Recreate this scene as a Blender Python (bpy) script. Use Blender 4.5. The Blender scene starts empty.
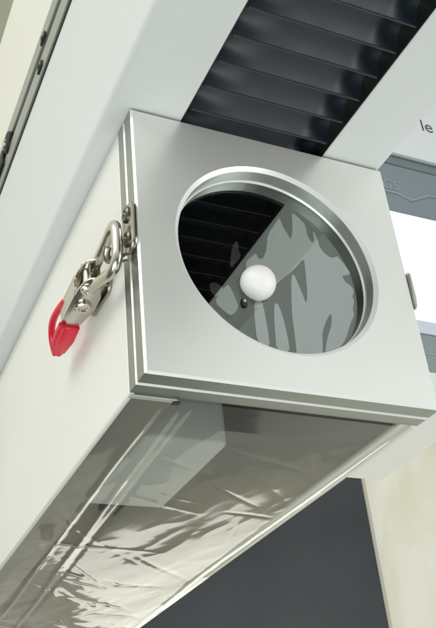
import bpy, bmesh, math, random
from mathutils import Vector, Matrix, noise
from mathutils.geometry import tessellate_polygon

K = 0.16            # the enclosure front is 0.16 m wide; all shapes below are in enclosure widths
sc = bpy.context.scene
COL = sc.collection

# ------------------------------------------------------------------ camera
R3 = [(0.90792117, -0.40892492, -0.0919759),
      (0.14548075, 0.5132485, -0.84581992),
      (0.39308333, 0.75455708, 0.52547988)]      # rows: image right, image down, forward
CAM = Vector((-0.80833021, -2.02020919, -1.17676305))
r, d, f = (Vector(v).normalized() for v in R3)
cd = bpy.data.cameras.new('camera')
cam = bpy.data.objects.new('camera', cd)
COL.objects.link(cam)
M = Matrix((r, -d, -f)).transposed().to_4x4()
M.translation = CAM * K
cam.matrix_world = M
cd.sensor_fit = 'VERTICAL'
cd.sensor_height = 24.0
cd.lens = 895.85 / 628.0 * 24.0
cd.clip_start = 0.01
cd.clip_end = 100
sc.camera = cam

# ------------------------------------------------------------------ world and lamps
w = bpy.data.worlds.new('World')
sc.world = w
w.use_nodes = True
nt = w.node_tree
bg = nt.nodes['Background']
tc = nt.nodes.new('ShaderNodeTexCoord')
sx = nt.nodes.new('ShaderNodeSeparateXYZ')
mr = nt.nodes.new('ShaderNodeMapRange')
mr.inputs['From Min'].default_value = -1
mr.inputs['From Max'].default_value = 1
rp = nt.nodes.new('ShaderNodeValToRGB')
nt.links.new(tc.outputs['Generated'], sx.inputs[0])
nt.links.new(sx.outputs['Z'], mr.inputs['Value'])
nt.links.new(mr.outputs[0], rp.inputs[0])
nt.links.new(rp.outputs[0], bg.inputs[0])
cr = rp.color_ramp
cr.elements[0].position = 0.0
cr.elements[0].color = (0.7, 0.7, 0.66, 1)
cr.elements[1].position = 1.0
cr.elements[1].color = (1.0, 1.05, 1.03, 1)
for pos, c in ((0.15, (0.32, 0.32, 0.30, 1)), (0.33, (0.12, 0.12, 0.11, 1)), (0.42, (0.40, 0.39, 0.35, 1)), (0.52, (0.66, 0.68, 0.64, 1)), (0.68, (0.98, 1.03, 1.0, 1))):
    e = cr.elements.new(pos)
    e.color = c
bg.inputs['Strength'].default_value = 0.68

def area(name, loc, target, size, power, color):
    l = bpy.data.lights.new(name, 'AREA')
    l.shape = 'RECTANGLE'
    l.size, l.size_y = size
    l.energy = power
    l.color = color
    o = bpy.data.objects.new(name, l)
    COL.objects.link(o)
    o.location = Vector(loc) * K
    o.rotation_euler = (Vector(target) * K - o.location).to_track_quat('-Z', 'Y').to_euler()
    return o
area('ceiling_light', (-9, -4, 9), (0, 0.5, 0.5), (1.6, 0.9), 18, (1.0, 0.99, 0.95))
area('right_fill_light', (9, -7.5, -1.5), (0.6, 0, 0.2), (1.2, 1.2), 15, (1.0, 1.0, 0.97))  # unseen area lamp added to brighten the plate from the right
area('floor_bounce_light', (-6, -4, -8.5), (0.2, 0.3, 1), (1.6, 1.6), 21, (0.98, 1.0, 0.99))
area('film_glare_light', (3.4, 6.0, -0.95), (2.6, 2, -0.2), (1.0, 0.24), 1.1, (1.0, 0.98, 0.90))  # area lamp added out of view so the film mirrors a pale glare

sc.view_settings.view_transform = 'Standard'
sc.view_settings.look = 'None'
sc.view_settings.gamma = 1
sc.view_settings.exposure = 0.24
sc.cycles.max_bounces = 10
sc.cycles.transparent_max_bounces = 16

# ------------------------------------------------------------------ materials
def mat(name, col, rough=0.5, metal=0.0, bump=0.0, bscale=400, var=0.0, vscale=12, spec=0.5, coat=0.0, stretch=None, rvar=0.0, specks=0.0):
    m = bpy.data.materials.new(name)
    m.use_nodes = True
    n = m.node_tree
    p = n.nodes['Principled BSDF']
    p.inputs['Base Color'].default_value = (*col, 1)
    p.inputs['Roughness'].default_value = rough
    p.inputs['Metallic'].default_value = metal
    p.inputs['Specular IOR Level'].default_value = spec
    p.inputs['Coat Weight'].default_value = coat
    t = n.nodes.new('ShaderNodeTexCoord')
    mp = n.nodes.new('ShaderNodeMapping')
    n.links.new(t.outputs['Object'], mp.inputs[0])
    if stretch:
        mp.inputs['Scale'].default_value = stretch
    if var:
        a = n.nodes.new('ShaderNodeTexNoise')
        a.inputs['Scale'].default_value = vscale
        a.inputs['Detail'].default_value = 5
        n.links.new(mp.outputs[0], a.inputs['Vector'])
        mx = n.nodes.new('ShaderNodeMix')
        mx.data_type = 'RGBA'
        mx.inputs[6].default_value = (*[c * (1 - var) for c in col], 1)
        mx.inputs[7].default_value = (*[min(1, c * (1 + var)) for c in col], 1)
        n.links.new(a.outputs['Fac'], mx.inputs[0])
        n.links.new(mx.outputs[2], p.inputs['Base Color'])
        if rvar:
            m2 = n.nodes.new('ShaderNodeMapRange')
            m2.inputs['To Min'].default_value = rough - rvar
            m2.inputs['To Max'].default_value = rough + rvar
            n.links.new(a.outputs['Fac'], m2.inputs[0])
            n.links.new(m2.outputs[0], p.inputs['Roughness'])
    if specks:
        # sparse dust specks and faint handling marks on the surface
        d1 = n.nodes.new('ShaderNodeTexNoise')
        d1.inputs['Scale'].default_value = 420
        d1.inputs['Detail'].default_value = 1
        n.links.new(mp.outputs[0], d1.inputs['Vector'])
        d2 = n.nodes.new('ShaderNodeMapRange')
        d2.inputs['From Min'].default_value = 0.765
        d2.inputs['From Max'].default_value = 0.80
        d2.inputs['To Max'].default_value = specks
        n.links.new(d1.outputs['Fac'], d2.inputs[0])
        d3 = n.nodes.new('ShaderNodeMix')
        d3.data_type = 'RGBA'
        d3.inputs[7].default_value = (0.22, 0.21, 0.18, 1)
        src = p.inputs['Base Color'].links[0].from_socket
        n.links.new(d2.outputs[0], d3.inputs[0])
        n.links.new(src, d3.inputs[6])
        n.links.new(d3.outputs[2], p.inputs['Base Color'])
    if bump:
        b = n.nodes.new('ShaderNodeTexNoise')
        b.inputs['Scale'].default_value = bscale
        b.inputs['Detail'].default_value = 3
        n.links.new(mp.outputs[0], b.inputs['Vector'])
        bn = n.nodes.new('ShaderNodeBump')
        bn.inputs['Strength'].default_value = bump
        bn.inputs['Distance'].default_value = 0.0006
        n.links.new(b.outputs['Fac'], bn.inputs['Height'])
        n.links.new(bn.outputs[0], p.inputs['Normal'])
    return m

M_beam = mat('beam_paint', (0.63, 0.67, 0.655), 0.42, specks=0.28, bump=0.12, bscale=900, var=0.035, vscale=9, rvar=0.10)
M_body = mat('enclosure_paint', (0.76, 0.765, 0.72), 0.5, specks=0.28, bump=0.12, bscale=900, var=0.035, vscale=10, rvar=0.10)
M_plate = mat('plate_paint', (0.78, 0.80, 0.76), 0.33, specks=0.28, bump=0.035, bscale=1500, var=0.04, vscale=18, metal=0.5, rvar=0.07)
M_edge = mat('bare_aluminium', (0.33, 0.355, 0.325), 0.27, metal=0.85, bump=0.05, bscale=500, var=0.04, vscale=60)
M_rim = mat('hole_wall', (0.66, 0.70, 0.67), 0.32, metal=0.75, bump=0.25, bscale=220, var=0.15, vscale=60)
M_cham = mat('chamfer', (0.86, 0.88, 0.85), 0.3, metal=0.2)  # near-white base colour carries the bright highlight of the bevels
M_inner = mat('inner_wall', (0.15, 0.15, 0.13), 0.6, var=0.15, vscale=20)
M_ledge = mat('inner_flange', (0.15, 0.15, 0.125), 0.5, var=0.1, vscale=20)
M_block = mat('housing_grey', (0.40, 0.43, 0.41), 0.45, bump=0.1, var=0.03)
M_black = mat('black_rubber', (0.012, 0.012, 0.012), 0.5, bump=0.2, bscale=300)
M_chrome = mat('bright_steel', (0.62, 0.60, 0.54), 0.2, metal=1.0, bump=0.08, bscale=200, var=0.1, vscale=80, rvar=0.08)
M_dsteel = mat('dark_steel', (0.16, 0.155, 0.14), 0.3, metal=0.9, var=0.2, vscale=60)
M_tan = mat('plated_steel', (0.44, 0.415, 0.345), 0.27, metal=1.0, var=0.1, vscale=80)
M_red = mat('red_vinyl', (0.62, 0.012, 0.04), 0.28, bump=0.06, bscale=150, var=0.06, vscale=40)
M_ball = mat('white_plastic', (0.86, 0.86, 0.85), 0.45)
M_rail = mat('rail_aluminium', (0.34, 0.37, 0.33), 0.4, metal=0.6, var=0.08, vscale=30)
M_cream = mat('cream_cover', (0.74, 0.74, 0.66), 0.45, var=0.03, vscale=5)
M_olive = mat('olive_backdrop', (0.24, 0.26, 0.18), 0.6)
M_blister = mat('lifted_film', (0.085, 0.092, 0.085), 0.32, var=0.1, vscale=30)
M_tape = mat('film_edge', (0.46, 0.49, 0.45), 0.35)

def bellows_mat():
    m = mat('bellows_cloth', (0.011, 0.018, 0.026), 0.48, spec=0.8, bump=0.09, bscale=2600, var=0.25, vscale=25)
    return m
M_bell = bellows_mat()
M_ridge = mat('bellows_ridge', (0.045, 0.047, 0.05), 0.5, bump=0.3, bscale=1500)

def mix_mat(name, refl, rrough, gcol, tcol, fres=False, milky=0.0):
    m = bpy.data.materials.new(name)
    m.use_nodes = True
    n = m.node_tree
    n.nodes.remove(n.nodes['Principled BSDF'])
    out = n.nodes['Material Output']
    g = n.nodes.new('ShaderNodeBsdfGlossy')
    g.inputs['Color'].default_value = (*gcol, 1)
    g.inputs['Roughness'].default_value = rrough
    t = n.nodes.new('ShaderNodeBsdfTransparent')
    t.inputs['Color'].default_value = (*tcol, 1)
    mx = n.nodes.new('ShaderNodeMixShader')
    mx.inputs[0].default_value = refl
    if fres:
        # two-sided Schlick reflectance
        ge = n.nodes.new('ShaderNodeNewGeometry')
        dp_ = n.nodes.new('ShaderNodeVectorMath')
        dp_.operation = 'DOT_PRODUCT'
        n.links.new(ge.outputs['Normal'], dp_.inputs[0])
        n.links.new(ge.outputs['Incoming'], dp_.inputs[1])
        prev = dp_.outputs['Value']
        for op, v1 in (('ABSOLUTE', None), ('SUBTRACT', 'rev'), ('POWER', 4.6), ('MULTIPLY', 1 - refl), ('ADD', refl)):
            q = n.nodes.new('ShaderNodeMath')
            q.operation = op
            if v1 == 'rev':
                q.inputs[0].default_value = 1.0
                n.links.new(prev, q.inputs[1])
            else:
                n.links.new(prev, q.inputs[0])
                if v1 is not None:
                    q.inputs[1].default_value = v1
            prev = q.outputs[0]
        n.links.new(prev, mx.inputs[0])
    n.links.new(t.outputs[0], mx.inputs[1])
    n.links.new(g.outputs[0], mx.inputs[2])
    last = mx
    if milky:
        df = n.nodes.new('ShaderNodeBsdfDiffuse')
        df.inputs['Color'].default_value = (0.7, 0.7, 0.66, 1)
        m2 = n.nodes.new('ShaderNodeMixShader')
        m2.inputs[0].default_value = milky
        n.links.new(mx.outputs[0], m2.inputs[1])
        n.links.new(df.outputs[0], m2.inputs[2])
        last = m2
    n.links.new(last.outputs[0], out.inputs['Surface'])
    return m
M_glass = mix_mat('mirror_glass', 0.18, 0.012, (0.92, 1.0, 0.95), (0.35, 0.36, 0.36))
M_over = mix_mat('protective_film', 0.30, 0.03, (0.93, 1.0, 0.98), (1, 1, 1), milky=0.04)
M_film = mix_mat('clear_film', 0.07, 0.06, (1.0, 1.0, 0.97), (0.93, 0.94, 0.92), fres=True, milky=0.035)

# ------------------------------------------------------------------ helpers
def thing(name, label, cat, loc=(0, 0, 0), group=None):
    o = bpy.data.objects.new(name, None)
    COL.objects.link(o)
    o.location = Vector(loc) * K
    o.empty_display_size = 0.01
    o['label'] = label
    o['category'] = cat
    if group:
        o['group'] = group
    return o

def wloc(o):
    v = Vector((0, 0, 0))
    while o:
        v += o.location
        o = o.parent
    return v

def obj(name, bm, mats, parent=None, smooth=False, loc=None):
    me = bpy.data.meshes.new(name)
    o = bpy.data.objects.new(name, me)
    COL.objects.link(o)
    if loc is not None:
        o.location = Vector(loc) * K
    if parent:
        o.parent = parent
    off = wloc(o)
    for v in bm.verts:
        v.co = v.co * K - off
    bm.to_mesh(me)
    bm.free()
    for m in (mats if isinstance(mats, (list, tuple)) else [mats]):
        me.materials.append(m)
    if smooth:
        for p in me.polygons:
            p.use_smooth = True
        if smooth is not True:
            me.set_sharp_from_angle(angle=math.radians(smooth))
    return o

def tag(o, label, cat, group=None):
    o['label'] = label
    o['category'] = cat
    if group:
        o['group'] = group
    return o

def add_box(bm, a, b, bev=0.0, seg=2, mi=0):
    x0, y0, z0 = a
    x1, y1, z1 = b
    vs = [bm.verts.new(p) for p in ((x0, y0, z0), (x1, y0, z0), (x1, y1, z0), (x0, y1, z0), (x0, y0, z1), (x1, y0, z1), (x1, y1, z1), (x0, y1, z1))]
    fs = [bm.faces.new([vs[i] for i in q]) for q in ((0, 3, 2, 1), (4, 5, 6, 7), (0, 1, 5, 4), (1, 2, 6, 5), (2, 3, 7, 6), (3, 0, 4, 7))]
    for q in fs:
        q.material_index = mi
    if bev:
        es = list({e for q in fs for e in q.edges})
        bmesh.ops.bevel(bm, geom=es, offset=bev, segments=seg, profile=0.5, affect='EDGES')
    return fs

def box(a, b, bev=0.0, seg=2):
    bm = bmesh.new()
    add_box(bm, a, b, bev, seg)
    return bm

def add_prism(bm, pts, d0, d1, axis, bev=0.0):
    """pts: outline in the two other axes; extruded from d0 to d1 along axis"""
    def P(p, dd):
        if axis == 'x':
            return (dd, p[0], p[1])
        if axis == 'y':
            return (p[0], dd, p[1])
        return (p[0], p[1], dd)
    a = [bm.verts.new(P(p, d0)) for p in pts]
    b = [bm.verts.new(P(p, d1)) for p in pts]
    fs = [bm.faces.new(a), bm.faces.new(list(reversed(b)))]
    n = len(pts)
    for i in range(n):
        fs.append(bm.faces.new((a[i], b[i], b[(i + 1) % n], a[(i + 1) % n])))
    bmesh.ops.recalc_face_normals(bm, faces=fs)
    if bev:
        es = list({e for q in fs[:2] for e in q.edges})
        bmesh.ops.bevel(bm, geom=es, offset=bev, segments=2, profile=0.5, affect='EDGES')

def add_tube(bm, pts, rad, n=14, caps=True):
    pts = [Vector(p) for p in pts]
    rings = []
    up = None
    for i, p in enumerate(pts):
        if i == 0:
            t = pts[1] - p
        elif i == len(pts) - 1:
            t = p - pts[i - 1]
        else:
            t = (pts[i + 1] - pts[i]).normalized() + (p - pts[i - 1]).normalized()
        t.normalize()
        if up is None:
            up = t.orthogonal().normalized()
        else:
            up = (up - t * up.dot(t)).normalized()
        s = t.cross(up)
        rr = rad[min(i, len(rad) - 1)] if isinstance(rad, (list, tuple)) else rad
        rings.append([bm.verts.new(p + (up * math.cos(2 * math.pi * k / n) + s * math.sin(2 * math.pi * k / n)) * rr) for k in range(n)])
    for a, b in zip(rings, rings[1:]):
        for k in range(n):
            bm.faces.new((a[k], a[(k + 1) % n], b[(k + 1) % n], b[k]))
    if caps:
        bm.faces.new(list(reversed(rings[0])))
        bm.faces.new(rings[-1])

def smooth_path(pts, it=3):
    pts = [Vector(p) for p in pts]
    for _ in range(it):
        q = [pts[0]]
        for a, b in zip(pts, pts[1:]):
            q += [a.lerp(b, 0.25), a.lerp(b, 0.75)]
        q.append(pts[-1])
        pts = q
    return pts

def add_disc(bm, c, axis, prof, n=32):
    """surface of revolution round axis through c; prof: (radius, height) list"""
    ax = Vector(axis).normalized()
    u = ax.orthogonal().normalized()
    v = ax.cross(u)
    c = Vector(c)
    rings = []
    for (rr, h) in prof:
        if rr <= 1e-6:
            rings.append([bm.verts.new(c + ax * h)])
        else:
            rings.append([bm.verts.new(c + ax * h + (u * math.cos(2 * math.pi * k / n) + v * math.sin(2 * math.pi * k / n)) * rr) for k in range(n)])
    for a, b in zip(rings, rings[1:]):
        for k in range(n):
            k2 = (k + 1) % n
            if len(a) == 1:
                bm.faces.new((a[0], b[k2], b[k]))
            elif len(b) == 1:
                bm.faces.new((a[k], a[k2], b[0]))
            else:
                bm.faces.new((a[k], a[k2], b[k2], b[k]))
    bmesh.ops.recalc_face_normals(bm, faces=bm.faces[:])

# ------------------------------------------------------------------ setting: wall behind
HB = 1.008
T = 0.0644

def structure(name, bm, m):
    o = obj(name, bm, m)
    o['kind'] = 'structure'
    return o

def wall_mat():
    m = mat('frosted_cream', (0.74, 0.72, 0.60), 0.5)
    n = m.node_tree
    p = n.nodes['Principled BSDF']
    t = n.nodes.new('ShaderNodeTexCoord')
    mp = n.nodes.new('ShaderNodeMapping')
    mp.inputs['Scale'].default_value = (5, 5, 1.6)
    a = n.nodes.new('ShaderNodeTexNoise')
    a.inputs['Scale'].default_value = 2.2
    a.inputs['Detail'].default_value = 6
    a.inputs['Distortion'].default_value = 1.2
    c = n.nodes.new('ShaderNodeValToRGB')
    c.color_ramp.elements[0].position = 0.35
    c.color_ramp.elements[0].color = (0.79, 0.75, 0.60, 1)
    c.color_ramp.elements[1].position = 0.62
    c.color_ramp.elements[1].color = (0.87, 0.85, 0.75, 1)
    n.links.new(t.outputs['Object'], mp.inputs[0])
    n.links.new(mp.outputs[0], a.inputs['Vector'])
    n.links.new(a.outputs['Fac'], c.inputs[0])
    n.links.new(c.outputs[0], p.inputs['Base Color'])
    b = n.nodes.new('ShaderNodeBump')
    b.inputs['Distance'].default_value = 0.01
    b.inputs['Strength'].default_value = 0.5
    n.links.new(a.outputs['Fac'], b.inputs['Height'])
    n.links.new(b.outputs[0], p.inputs['Normal'])
    return m
structure('wall', box((-8, 6.30, -2.62), (20, 6.6, 14)), wall_mat())

structure('table', box((2.55, 1.2, -2.75), (20, 6.29, -2.6), 0.01), mat('pale_table', (0.74, 0.74, 0.69), 0.6, var=0.05, vscale=3))
structure('floor_mat', box((-8, 1.2, -2.76), (2.54, 6.29, -2.62), 0.01), mat('dark_mat', (0.10, 0.10, 0.09), 0.6, var=0.1, vscale=3))
M_dark = mat('dark_display', (0.030, 0.036, 0.041), 0.36, var=0.75, vscale=6)
dp = thing('dark_panel', 'large dark blue-grey flat panel standing below and behind the enclosure', 'panel', (3.5, 6.2, 0.2))
obj('panel_face', box((-1.5, 6.1, 0.2), (5.04, 6.2, 4.0), 0.01), M_dark, dp)
obj('panel_edge', box((5.042, 6.09, 0.2), (5.09, 6.2, 4.0), 0.008), mat('panel_edge', (0.5, 0.49, 0.42), 0.5), dp)

# wall unit at the right: cabinet strip, display, shelf strip, printed board
M_blue = mat('blue_grey_glass', (0.20, 0.25, 0.285), 0.35, var=0.06, vscale=3)
M_bluel = mat('pale_line', (0.34, 0.40, 0.43), 0.5)
M_white = mat('board_white', (0.80, 0.84, 0.86), 0.5)
M_lav = mat('lavender', (0.66, 0.69, 0.80), 0.5)
M_screen = bpy.data.materials.new('lit_screen')
M_screen.use_nodes = True
_p = M_screen.node_tree.nodes['Principled BSDF']
_p.inputs['Base Color'].default_value = (0.5, 0.5, 0.5, 1)
_p.inputs['Emission Color'].default_value = (0.97, 0.98, 1, 1)
_p.inputs['Emission Strength'].default_value = 1.0
M_strip = mat('dark_strip', (0.16, 0.20, 0.21), 0.45)
M_text = mat('print_grey', (0.10, 0.11, 0.12), 0.6)

def text_obj(name, s, size, loc, m, parent, shear=0.0, font_scale=1.0, off=0.0):
    cu = bpy.data.curves.new(name, 'FONT')
    cu.body = s
    cu.size = size * K
    cu.extrude = 0.002 * K
    cu.shear = shear
    cu.offset = off * K
    tmp = bpy.data.objects.new(name, cu)
    COL.objects.link(tmp)
    dg = bpy.context.evaluated_depsgraph_get()
    me = bpy.data.meshes.new_from_object(tmp.evaluated_get(dg))
    COL.objects.unlink(tmp)
    bpy.data.objects.remove(tmp)
    me.transform(Matrix.Rotation(math.pi / 2, 4, 'X'))
    me.materials.clear()
    me.materials.append(m)
    o = bpy.data.objects.new(name, me)
    COL.objects.link(o)
    o.parent = parent
    o.location = Vector(loc) * K - wloc(parent)
    return o

nb = thing('notice_board', 'white printed board with grey lettering beside the machine, upper right', 'board', (8, 6, 7.95))
obj('board_sheet', box((5.2, 6.0, 7.88), (11, 6.05, 10.5), 0.01), M_white, nb)
text_obj('lettering', 'le', 0.36, (7.40, 5.997, 8.60), M_text, nb)
text_obj('lettering', 'a', 0.36, (7.72, 5.997, 8.60), M_text, nb)
lg = thing('shelf_strip', 'dark grey trim strip between the white board and the display', 'trim strip', (8, 6, 7.7))
obj('strip_face', box((5.2, 5.98, 7.64), (11, 6.06, 7.875), 0.02), M_strip, lg)
obj('strip_lip', box((5.2, 5.95, 7.81), (11, 5.979, 7.87), 0.01), mat('strip_lip', (0.34, 0.39, 0.40), 0.4), lg)

ds = thing('display', 'wall display with blue-grey header and bright white screen, right of the enclosure', 'display', (8, 6, 4.7))
obj('header', box((5.2, 5.99, 6.70), (11, 6.08, 7.635), 0.01), M_blue, ds)
obj('screen', box((5.2, 6.0, 4.83), (11, 6.07, 6.695), 0.005), M_screen, ds)
obj('footer', box((5.2, 5.985, 4.62), (11, 6.08, 4.825), 0.01), M_lav, ds)
hl = bmesh.new()
for seg in (((5.6, 7.06), (6.55, 7.06), (6.80, 6.98)), ((6.80, 6.98), (7.15, 7.16), (9.5, 7.16))):
    add_tube(hl, [(x, 5.985, z) for x, z in seg], 0.016, 6)
obj('header_line', hl, M_bluel, ds)
text_obj('header_letters', 'GS', 0.26, (6.30, 5.986, 7.12), mat('pale_letters', (0.30, 0.355, 0.385), 0.5), ds, shear=0.2)

sh = thing('cabinet_strip', 'grey cabinet front with a dark base line under the display', 'cabinet', (8, 6, 3.9))
obj('cabinet_front', box((5.2, 6.0, 4.02), (11, 6.1, 4.61), 0.01), mat('cabinet_grey', (0.26, 0.30, 0.31), 0.45, var=0.05), sh)
obj('cabinet_seam', box((5.2, 5.994, 4.30), (11, 5.998, 4.315)), M_bluel, sh)
obj('cabinet_base', box((5.2, 5.98, 3.93), (11, 6.1, 4.015), 0.01), mat('cabinet_base', (0.05, 0.055, 0.06), 0.4), sh)
obj('cabinet_skirting', box((5.2, 5.99, 3.4), (11, 6.1, 3.925), 0.01), mat('skirting', (0.56, 0.60, 0.62), 0.5), sh)

# ------------------------------------------------------------------ gantry beam
beam = thing('machine_beam', 'white painted machine beam with black folded bellows running above the enclosure', 'machine beam', (0.47, 0, HB))
BX0, BX1 = -0.075, 1.02
def beam_mesh():
    bm = bmesh.new()
    xa, xb, rr = 0.188, 0.752, 0.03
    y0, y1 = -3.6, 7.0
    # cross-section: closed outline with the bellows channel in the underside
    out = []
    for k in range(9):
        a = math.pi / 2 * k / 8
        out.append((BX0 + rr - rr * math.cos(a), HB + rr - rr * math.sin(a)))
    e = 0.004
    out += [(xa - e, HB), (xa, HB + e), (xa, HB + 0.12), (xb, HB + 0.12), (xb, HB + e), (xb + e, HB), (BX1 - 0.035, HB), (BX1, HB + 0.035), (BX1, 2.0), (BX0, 2.0)]
    a = [bm.verts.new((p[0], y0, p[1])) for p in out]
    b = [bm.verts.new((p[0], y1, p[1])) for p in out]
    n = len(out)
    for i in range(n):
        bm.faces.new((a[i], b[i], b[(i + 1) % n], a[(i + 1) % n]))
    bm.faces.new(a)
    bm.faces.new(list(reversed(b)))
    bmesh.ops.recalc_face_normals(bm, faces=bm.faces[:])
    return bm
obj('beam_shell', beam_mesh(), M_beam, beam, smooth=35)

def bellows_mesh():
    bm = bmesh.new()
    xa, xb = 0.190, 0.750
    pitch = 0.112
    nx, ny = 44, 12
    top = HB + 0.012
    y_start = -0.045 - pitch * 24
    folds = 26
    def h(u, t):
        # u across 0..1, t along one pleat 0..1 from one ridge to the next
        side = max(0.0, min(1.0, (u + 0.04) / 0.34, (1 - u - 0.05) / 0.16))
        side = side * side * (3 - 2 * side)
        pil = 0.022 * math.sin(math.pi * min(1, t * 1.05)) ** 0.8
        belly = 0.034 * t
        s_ = 1 - t
        return top + 0.056 * (1 - t ** 2.3) * side + (0.066 if u < 0.5 else 0.080) * (1 - t ** 9) * (1 - side)
    for fi in range(folds):
        ya = y_start + fi * pitch
        grid = []
        for j in range(ny + 1):
            t = j / ny
            row = []
            for i in range(nx + 1):
                u = i / nx
                wob = 0.0018 * noise.noise(Vector((u * 6, fi * 3.1, t * 2)))
                row.append(bm.verts.new((xa + (xb - xa) * u, ya + pitch * t, h(u, t) + wob)))
            grid.append(row)
        for j in range(ny):
            for i in range(nx):
                bm.faces.new((grid[j][i], grid[j][i + 1], grid[j + 1][i + 1], grid[j + 1][i])).material_index = 0
        # ridge lip: thin seam
        s = []
        for i in range(1, nx):
            x = xa + (xb - xa) * i / nx
            wob = 0.0018 * noise.noise(Vector((i / nx * 6, fi * 3.1, 0)))
            z = top + wob
            s.append([bm.verts.new((x, ya - 0.0035, z + 0.004)), bm.verts.new((x, ya - 0.003, z - 0.004)), bm.verts.new((x, ya + 0.001, z - 0.004)), bm.verts.new((x, ya + 0.0015, z + 0.045))])
        for p, q in zip(s, s[1:]):
            for k in range(3):
                bm.faces.new((p[k], p[k + 1], q[k + 1], q[k])).material_index = 0 if k == 2 else 1
    bmesh.ops.recalc_face_normals(bm, faces=bm.faces[:])
    return bm
obj('bellows', bellows_mesh(), [M_bell, M_ridge], beam, smooth=40)

bs = bmesh.new()
add_box(bs, (0.1885, -3.6, HB + 0.0045), (0.1915, 7.0, HB + 0.11))
add_box(bs, (0.7485, -3.6, HB + 0.0045), (0.7515, 7.0, HB + 0.11))
obj('channel_seal', bs, M_black, beam)

# upper cover and rail above the beam's left face
cov = thing('machine_cover', 'cream upper machine cover panel behind the dark-edged rail, upper left', 'cover', (BX0, 1, 2.0))
obj('cover_panel', box((BX0, -3, 2.30), (0.9, 7, 3.42), 0.02), M_cream, cov)
obj('backdrop_strip', box((BX0 + 0.02, -3, 3.425), (0.9, 7, 5.2), 0.0), M_olive, cov)  # added block standing in for the greenish backdrop beyond the cover
rail = thing('edge_rail', 'grey aluminium double rail with a black seam along the beam edge', 'rail', (BX0, 1, 2.0))
obj('lower_strip', box((BX0 - 0.012, -3, 2.004), (0.3, 7, 2.125), 0.006), M_rail, rail)
obj('seal', box((BX0 + 0.02, -3, 2.127), (0.3, 7, 2.19)), M_black, rail)
obj('upper_strip', box((BX0 - 0.012, -3, 2.192), (0.3, 7, 2.297), 0.006), M_rail, rail)
obj('dark_edge_strip', box((BX0 - 0.006, -3, 1.985), (BX0 - 0.0005, 7, 2.003)), M_black, rail)  # thin black strip along the rail's lower edge
for (y, z) in ((0.78, 2.19), (0.83, 2.05)):
    bm = bmesh.new()
    add_box(bm, (BX0 - 0.022, y, z - 0.018), (BX0 - 0.0125, y + 0.07, z + 0.018), 0.004)
    add_disc(bm, (BX0 - 0.022, y + 0.035, z), (-1, 0, 0), [(0.011, 0), (0.011, 0.004), (0, 0.004)], 16)
    obj('clip', bm, M_black, rail, smooth=40)
bm = bmesh.new()
add_disc(bm, (BX0 - 0.01, 1.52, 2.16), (-1, 0, 0), [(0.06, 0), (0.06, 0.012), (0.05, 0.02), (0.03, 0.022), (0, 0.022)], 28)
add_box(bm, (BX0 - 0.03, 1.60, 2.08), (BX0 - 0.0125, 1.9, 2.18), 0.008)
cl = obj('cover_latch', bm, M_black, rail, smooth=40)
bm = bmesh.new()
add_disc(bm, (BX0 - 0.032, 1.52, 2.15), (-1, 0, 0), [(0.025, 0), (0.025, 0.008), (0.015, 0.012), (0, 0.012)], 20)
obj('latch_screw', bm, M_chrome, cl, smooth=40)

# ------------------------------------------------------------------ support plate at the right
sp = thing('support_plate', 'pale mounting plate projecting right of the enclosure, seen from below', 'mounting plate', (1.2, 0.7, 0.2))
obj('plate_body', box((1.03, 0.25, 0.2), (1.485, 1.02, 0.30), 0.006), M_body, sp)
obj('plate_web', box((1.03, 0.30, 0.302), (1.12, 1.0, 1.2), 0.004), M_body, sp)

# ------------------------------------------------------------------ enclosure
enc = thing('enclosure', 'pale rectangular box with round porthole and film window, hung under the machine beam', 'enclosure', (0.5, 0, 0))
NS = 160
def sq_pt(a, ins):
    c, s = math.cos(a), math.sin(a)
    h = 0.5 - ins
    k = h / max(abs(c), abs(s))
    return 0.5 + c * k, 0.5 + s * k
HC, HR = (0.497, 0.497), 0.357
def plate_mesh(y0, y1, c=0.007, hc=0.014, back_h=0.004):
    bm = bmesh.new()
    loops = []
    def sq(y, ins):
        return [bm.verts.new((sq_pt(2 * math.pi * k / NS, ins)[0], y, sq_pt(2 * math.pi * k / NS, ins)[1])) for k in range(NS)]
    def ci(y, rr):
        return [bm.verts.new((HC[0] + math.cos(2 * math.pi * k / NS) * rr, y, HC[1] + math.sin(2 * math.pi * k / NS) * rr)) for k in range(NS)]
    L = [ci(y1, HR), sq(y1, 0.003), sq(y1 - 0.003, 0), sq(y0 + c, 0), sq(y0, c), ci(y0, HR + hc), ci(y0 + hc * 0.8, HR)]
    mi = [1, 1, 1, 2, 0, 2]
    for i, (a, b) in enumerate(zip(L, L[1:])):
        for k in range(NS):
            bm.faces.new((a[k], a[(k + 1) % NS], b[(k + 1) % NS], b[k])).material_index = mi[i]
    a, b = L[-1], L[0]
    for k in range(NS):
        bm.faces.new((a[k], a[(k + 1) % NS], b[(k + 1) % NS], b[k])).material_index = 3
    bmesh.ops.recalc_face_normals(bm, faces=bm.faces[:])
    return bm
fp = obj('front_plate', plate_mesh(0, T + 0.0), [M_plate, M_edge, M_cham, M_rim], enc, smooth=20)
bp_ = obj('rear_flange', plate_mesh(T + 0.002, 2 * T, c=0.010, hc=0.012), [M_plate, M_edge, M_cham, M_rim], enc, smooth=20)

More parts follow.
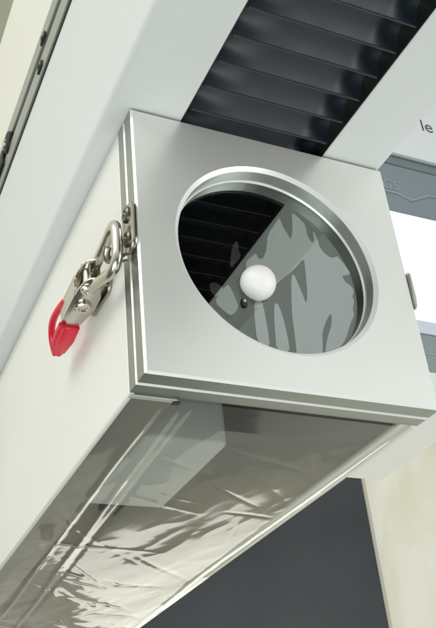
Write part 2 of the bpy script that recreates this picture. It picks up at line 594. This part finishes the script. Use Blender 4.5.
Y1 = 4.2
Y0 = 2 * T + 0.002
obj('left_side', box((0.0, Y0, 0.0), (0.018, Y1, 1.0), 0.003, 1), M_body, enc)
obj('right_side', box((0.982, Y0, 0.0), (1.0, Y1, 1.0), 0.003, 1), M_body, enc)
obj('top_panel', box((0.019, Y0, 0.975), (0.981, Y1, 0.998)), M_inner, enc)
obj('back_panel', box((0.019, Y1 - 0.03, 0.0), (0.981, Y1, 0.974)), M_inner, enc)
ln = bmesh.new()
add_box(ln, (0.0185, Y0 + 0.02, 0.05), (0.024, Y1 - 0.031, 0.974))
add_box(ln, (0.976, Y0 + 0.02, 0.05), (0.9815, Y1 - 0.031, 0.974))
obj('lining', ln, M_inner, enc)
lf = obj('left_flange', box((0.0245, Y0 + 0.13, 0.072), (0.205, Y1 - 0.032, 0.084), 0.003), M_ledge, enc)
bm = bmesh.new()
add_disc(bm, (0.119, 1.46, 0.0715), (0, 0, -1), [(0.034, 0), (0.034, 0.006), (0.026, 0.010), (0.027, 0.040), (0.022, 0.050), (0, 0.052)], 28)
obj('rubber_stud', bm, M_black, lf, smooth=40)
obj('right_flange', box((0.960, Y0 + 0.01, 0.016), (0.9815, Y1 - 0.032, 0.030), 0.003), M_body, enc)
ft = bmesh.new()
add_box(ft, (0.004, Y0 + 0.001, -0.004), (0.150, Y0 + 0.022, -0.0005), 0.001, 1)
obj('edge_tape', ft, M_tape, enc)
obj('tape_tab', box((0.140, Y0 + 0.008, -0.008), (0.162, Y0 + 0.026, -0.0045)), M_black, enc)

# film window on the underside: a thin sheet with creases
def film_mesh():
    bm = bmesh.new()
    nx, ny = 150, 420
    xa, xb = 0.006, 0.994
    ya, yb = Y0 + 0.004, 3.6
    rnd = random.Random(4)
    creases = []
    for k in range(46):
        y = 0.35 + 2.6 * rnd.random()
        x = 0.12 + 0.8 * rnd.random()
        ang = math.radians(rnd.choice((35, 50, 20, 62)) + rnd.uniform(-14, 14))
        L = rnd.uniform(0.08, 0.34)
        amp = rnd.uniform(0.0008, 0.0034) * (1 if rnd.random() < 0.8 else -1) * min(0.9, 0.25 + y * 0.4)
        creases.append((x, y, math.cos(ang), math.sin(ang), L, amp, rnd.uniform(0.006, 0.020)))
    def h(x, y):
        grow = min(1.0, max(0.0, (y - 0.5) / 1.6))
        z = -0.010 * math.sin(math.pi * (x - xa) / (xb - xa))
        n1 = noise.noise(Vector((x * 3.2 + y * 0.9, y * 1.3 - x * 1.4, 1.7)))
        n2 = noise.noise(Vector((x * 7.5 + y * 3.5, y * 3.0 - x * 4.0, 5.2)))
        n3 = noise.noise(Vector((x * 17 + y * 10, y * 6.5 - x * 9.0, 9.2)))
        z += 0.012 * n1 * (0.35 + 0.45 * grow) + 0.0055 * abs(n2) * (0.2 + 0.3 * grow) + 0.0006 * abs(n3) * grow
        # long folds parallel to the left and right edge
        for (x0, w0, a0, sl) in ((0.100, 0.010, -0.012, 0.030), (0.155, 0.012, -0.009, 0.055), (0.215, 0.012, 0.007, 0.04), (0.955, 0.010, -0.008, -0.008)):
            q = (x - x0 - sl * y - 0.006 * noise.noise(Vector((y * 2, x0 * 50, 0)))) / w0
            if abs(q) < 3:
                z += 0.55 * a0 * math.exp(-q * q) * min(1, 0.4 + y * 0.5)
        for (cx, cy, dx, dy, L, amp, wd) in creases:
            ux, uy = x - cx, y - cy
            s = ux * dx + uy * dy
            if abs(s) > L:
                continue
            q = (-ux * dy + uy * dx) / wd
            if abs(q) < 3:
                z += amp * math.exp(-abs(q) ** 1.3) * (1 - (s / L) ** 2)
        e = min(1.0, (x - xa) / 0.05, (xb - x) / 0.03, (y - ya) / 0.14)
        return -0.005 + z * max(0, e)
    g = []
    for j in range(ny + 1):
        y = ya + (yb - ya) * (j / ny) ** 1.15
        g.append([bm.verts.new((xa + (xb - xa) * i / nx, y, h(xa + (xb - xa) * i / nx, y))) for i in range(nx + 1)])
    for j in range(ny):
        for i in range(nx):
            bm.faces.new((g[j + 1][i], g[j + 1][i + 1], g[j][i + 1], g[j][i]))
    return bm
obj('window_film', film_mesh(), M_film, enc, smooth=True)

# glass behind the porthole and the lifted spots of its protective film
gl = bmesh.new()
add_disc(gl, (HC[0], T - 0.0010, HC[1]), (0, 1, 0), [(0, 0), (HR - 0.0006, 0), (HR - 0.0006, 0.008), (0, 0.008)], 96)
pane = obj('porthole_glass', gl, M_glass, enc)

GY = T - 0.0018
def px_hit(u, v, y):
    q = r * ((u - 218) / 895.85) + d * ((v - 314) / 895.85) + f
    s = (y - CAM.y) / q.y
    P = CAM + q * s
    return P.x, P.z
patches = [
    [(279.4, 217.5), (281, 222), (283, 227), (287.5, 234), (290.7, 240), (292.2, 233), (292.5, 224), (291.5, 212), (300, 219), (305, 224.5), (306, 230), (308, 237), (312.6, 243.4), (314.2, 239), (312.8, 231), (315, 234), (318, 241), (319.5, 247), (324, 253), (331, 258), (335.8, 257), (337, 256), (344, 264), (351, 273.5), (347, 275.3), (342.1, 275.5), (344.5, 281.2), (351, 286), (354.2, 290.9), (352, 296.5), (354.2, 300.5), (352.5, 308.5), (354.2, 315), (350, 324.6), (346, 339), (340, 352), (325.5, 356), (325.7, 347), (327.7, 337), (331.7, 324.6), (331.5, 314), (329.3, 315), (325.2, 323), (322, 334), (322.9, 347), (322, 357), (297, 356), (296, 346.4), (294.4, 332), (292.3, 318), (291.4, 297.5), (291.2, 280), (292.5, 274), (295, 276), (299, 286), (304, 298), (306, 303.7), (307.5, 295), (306.3, 280), (305.2, 268), (303.8, 258.3), (294, 269.5), (286, 276), (277, 284), (262, 300), (250, 292), (246, 275), (246, 262), (250, 258), (256, 253), (258.5, 259), (262.8, 259), (266.5, 250), (267.4, 235)],
    [(274.2, 305.8), (275.8, 303), (277.9, 304.4), (280.6, 310), (284, 321), (287.5, 336), (290, 352), (276.5, 350), (274.9, 329), (274.2, 318)],
    [(255.5, 300), (261, 300), (263.5, 307), (265.5, 317), (267.6, 329), (270, 346), (264, 345), (257, 340), (255, 322), (254, 308)],
    [(227.5, 283.9), (232, 290), (235.8, 299.5), (238.5, 306), (235.8, 312.5), (230, 316), (214, 302), (222, 291)],
    [(209, 284), (213.8, 282), (220, 284.8), (223.9, 289.4), (216.5, 297.6), (211, 292)],
    [(236, 241), (238.4, 243), (238.7, 252), (240.5, 253.3), (239.6, 259), (235, 263.4), (232.3, 268), (230, 266), (231, 254), (233.2, 244)],
]
bl = bmesh.new()
for pt in patches:
    P = []
    for u, v in pt:
        hx, hz = px_hit(u, v, GY)
        q = math.hypot(hx - HC[0], hz - HC[1])
        if q > HR - 0.006:
            hx = HC[0] + (hx - HC[0]) * (HR - 0.006) / q
            hz = HC[1] + (hz - HC[1]) * (HR - 0.006) / q
        P.append((hx, hz))
    Q = []
    n = len(P)
    for i in range(n):
        a, b = P[i], P[(i + 1) % n]
        Q += [(a[0] * 0.8 + b[0] * 0.2, a[1] * 0.8 + b[1] * 0.2), (a[0] * 0.2 + b[0] * 0.8, a[1] * 0.2 + b[1] * 0.8)]
    vs = [bl.verts.new((p[0], GY, p[1])) for p in Q]
    for tri in tessellate_polygon([[Vector((p[0], p[1], 0)) for p in Q]]):
        if len(set(tri)) == 3:
            bl.faces.new([vs[i] for i in tri])
obj('protective_film', bl, M_over, pane)

sr = bmesh.new()
add_disc(sr, (HC[0], T - 0.0012, HC[1]), (0, -1, 0), [(HR - 0.0004, 0), (HR - 0.0004, 0.006), (HR - 0.002, 0.007), (HR - 0.006, 0.0), (HR - 0.0004, 0)], 128)
obj('seal_ring', sr, M_cham, enc, smooth=40)

# right-hand catch, only its edge shows past the front plate
rc = bmesh.new()
add_prism(rc, [(-0.004, 0.385), (0.05, 0.385), (0.05, 0.53), (-0.004, 0.53), (-0.010, 0.52), (-0.010, 0.395)], 1.001, 1.010, 'x', 0.002)
obj('far_catch_plate', rc, M_chrome, enc, smooth=40)

# left toggle latch
cp = bmesh.new()
def stadium(y0, y1, z0, z1, rr, n=8):
    pts = []
    for cy, cz, a0 in ((y1 - rr, z1 - rr, 0), (y0 + rr, z1 - rr, 90), (y0 + rr, z0 + rr, 180), (y1 - rr, z0 + rr, 270)):
        for k in range(n + 1):
            a = math.radians(a0 + 90 * k / n)
            pts.append((cy + rr * math.cos(a), cz + rr * math.sin(a)))
    return pts
add_prism(cp, stadium(-0.006, 0.075, 0.430, 0.610, 0.034), -0.016, -0.001, 'x', 0.003)
add_tube(cp, smooth_path([(-0.010, 0.066, 0.435), (-0.030, 0.080, 0.430), (-0.060, 0.100, 0.430), (-0.075, 0.080, 0.436), (-0.076, 0.060, 0.450)], 2), 0.013, 10)
catch = obj('catch_plate', cp, M_tan, enc, smooth=40)
for z in (0.572, 0.478):
    s = bmesh.new()
    add_disc(s, (-0.016, 0.038, z), (-1, 0, 0), [(0.027, 0), (0.027, 0.006), (0.022, 0.010), (0.013, 0.010), (0.011, 0.004), (0, 0.004)], 24)
    obj('screw', s, M_dsteel, catch, smooth=35)

lp = bmesh.new()
pts = [(-0.058, 0.34, 0.490), (-0.056, 0.26, 0.500), (-0.050, 0.15, 0.530), (-0.048, 0.085, 0.552), (-0.048, 0.055, 0.540), (-0.048, 0.048, 0.47), (-0.048, 0.050, 0.405), (-0.052, 0.085, 0.382), (-0.062, 0.16, 0.400), (-0.070, 0.26, 0.425)]
add_tube(lp, smooth_path(pts, 3), 0.0175, 16)
obj('wire_loop', lp, M_chrome, enc, smooth=True)

lb = bmesh.new()
add_prism(lb, stadium(0.235, 0.43, 0.425, 0.515, 0.03), -0.012, -0.001, 'x', 0.003)
for z0, z1 in ((0.444, 0.452), (0.470, 0.478)):
    add_prism(lb, [(-0.012, 0.25), (-0.012, 0.44), (-0.062, 0.36), (-0.072, 0.30), (-0.062, 0.27)], z0, z1, 'z', 0.002)
obj('latch_base', lb, M_tan, enc, smooth=40)

lh = bmesh.new()
low = [(-0.088, 0.20), (-0.100, 0.225), (-0.106, 0.27), (-0.100, 0.50), (-0.044, 0.50), (-0.018, 0.37), (-0.022, 0.29), (-0.050, 0.205), (-0.070, 0.192)]
add_prism(lh, low, 0.420, 0.429, 'z', 0.002)
add_prism(lh, low, 0.492, 0.501, 'z', 0.002)
add_prism(lh, [(-0.108, 0.30), (-0.103, 0.475), (-0.093, 0.475), (-0.098, 0.30)], 0.4205, 0.5005, 'z', 0.002)
handle = obj('latch_handle', lh, M_chrome, enc, smooth=40)
for (x, y, rr) in ((-0.080, 0.250, 0.022), (-0.064, 0.350, 0.029)):
    pn = bmesh.new()
    add_disc(pn, (x, y, 0.4195), (0, 0, -1), [(rr, 0), (rr, 0.009), (rr * 0.85, 0.013), (rr * 0.55, 0.013), (rr * 0.45, 0.007), (0, 0.007)], 28)
    add_disc(pn, (x, y, 0.5015), (0, 0, 1), [(rr, 0), (rr, 0.007), (rr * 0.85, 0.010), (0, 0.010)], 28)
    add_tube(pn, [(x, y, 0.4205), (x, y, 0.500)], 0.013, 14)
    obj('pivot_pin', pn, M_chrome, handle, smooth=35)

gr = bmesh.new()
lowg = [(-0.104, 0.455), (-0.100, 0.54), (-0.086, 0.61), (-0.072, 0.640), (-0.056, 0.645), (-0.044, 0.62), (-0.036, 0.54), (-0.042, 0.455)]
add_prism(gr, lowg, 0.4135, 0.433, 'z', 0.007)
add_tube(gr, smooth_path([(-0.104, 0.41, 0.494), (-0.108, 0.47, 0.503), (-0.108, 0.56, 0.505), (-0.094, 0.625, 0.483), (-0.078, 0.645, 0.440), (-0.074, 0.640, 0.420)], 2), [0.006, 0.009] + [0.0125] * 30, 12)
add_tube(gr, smooth_path([(-0.103, 0.450, 0.424), (-0.100, 0.54, 0.423), (-0.086, 0.605, 0.423), (-0.062, 0.640, 0.424)], 2), 0.0135, 12)
bmesh.ops.translate(gr, verts=gr.verts, vec=(0.008, 0.030, -0.003))
obj('grip', gr, M_red, handle, smooth=50)

# ------------------------------------------------------------------ inside housing
ih = thing('inner_housing', 'grey rounded block inside the enclosure, seen through the clear film', 'housing', (0.35, 0.9, 0.1))
obj('housing_body', box((0.150, 0.615, 0.10), (0.550, 1.262, 0.50), 0.02, 4), M_block, ih, smooth=40)
obj('housing_neck', box((0.16, 0.66, 0.502), (0.53, 1.2, 0.974)), M_inner, ih)

# ------------------------------------------------------------------ white ball in the porthole
BY = T - 0.022
bc = px_hit(258, 283, BY)
bk = thing('white_ball', 'small matt white ball fixed to the dark glass in the round porthole', 'ball', (bc[0], BY, bc[1]))
bb = bmesh.new()
bmesh.ops.create_uvsphere(bb, u_segments=64, v_segments=32, radius=0.0585)
bmesh.ops.translate(bb, verts=bb.verts, vec=(bc[0], BY, bc[1]))
obj('ball_body', bb, M_ball, bk, smooth=True)
st = bmesh.new()
add_tube(st, [(bc[0], T + 0.012, bc[1]), (bc[0], 0.30, bc[1])], 0.022, 24)
obj('stem', st, M_chrome, bk, smooth=40)
ck = bmesh.new()
kx, kz = px_hit(245, 302.5, T - 0.008)
add_box(ck, (kx - 0.009, T - 0.010, kz - 0.014), (kx + 0.009, T - 0.002, kz + 0.016), 0.003)
cc = obj('clip', ck, M_black, bk, smooth=40)
cg = bmesh.new()
add_disc(cg, (kx - 0.003, T - 0.0105, kz + 0.004), (0, -1, 0), [(0.006, 0), (0.006, 0.003), (0, 0.004)], 16)
obj('glint_dot', cg, M_chrome, cc, smooth=40)  # tiny bright disc added to give the clip its glint
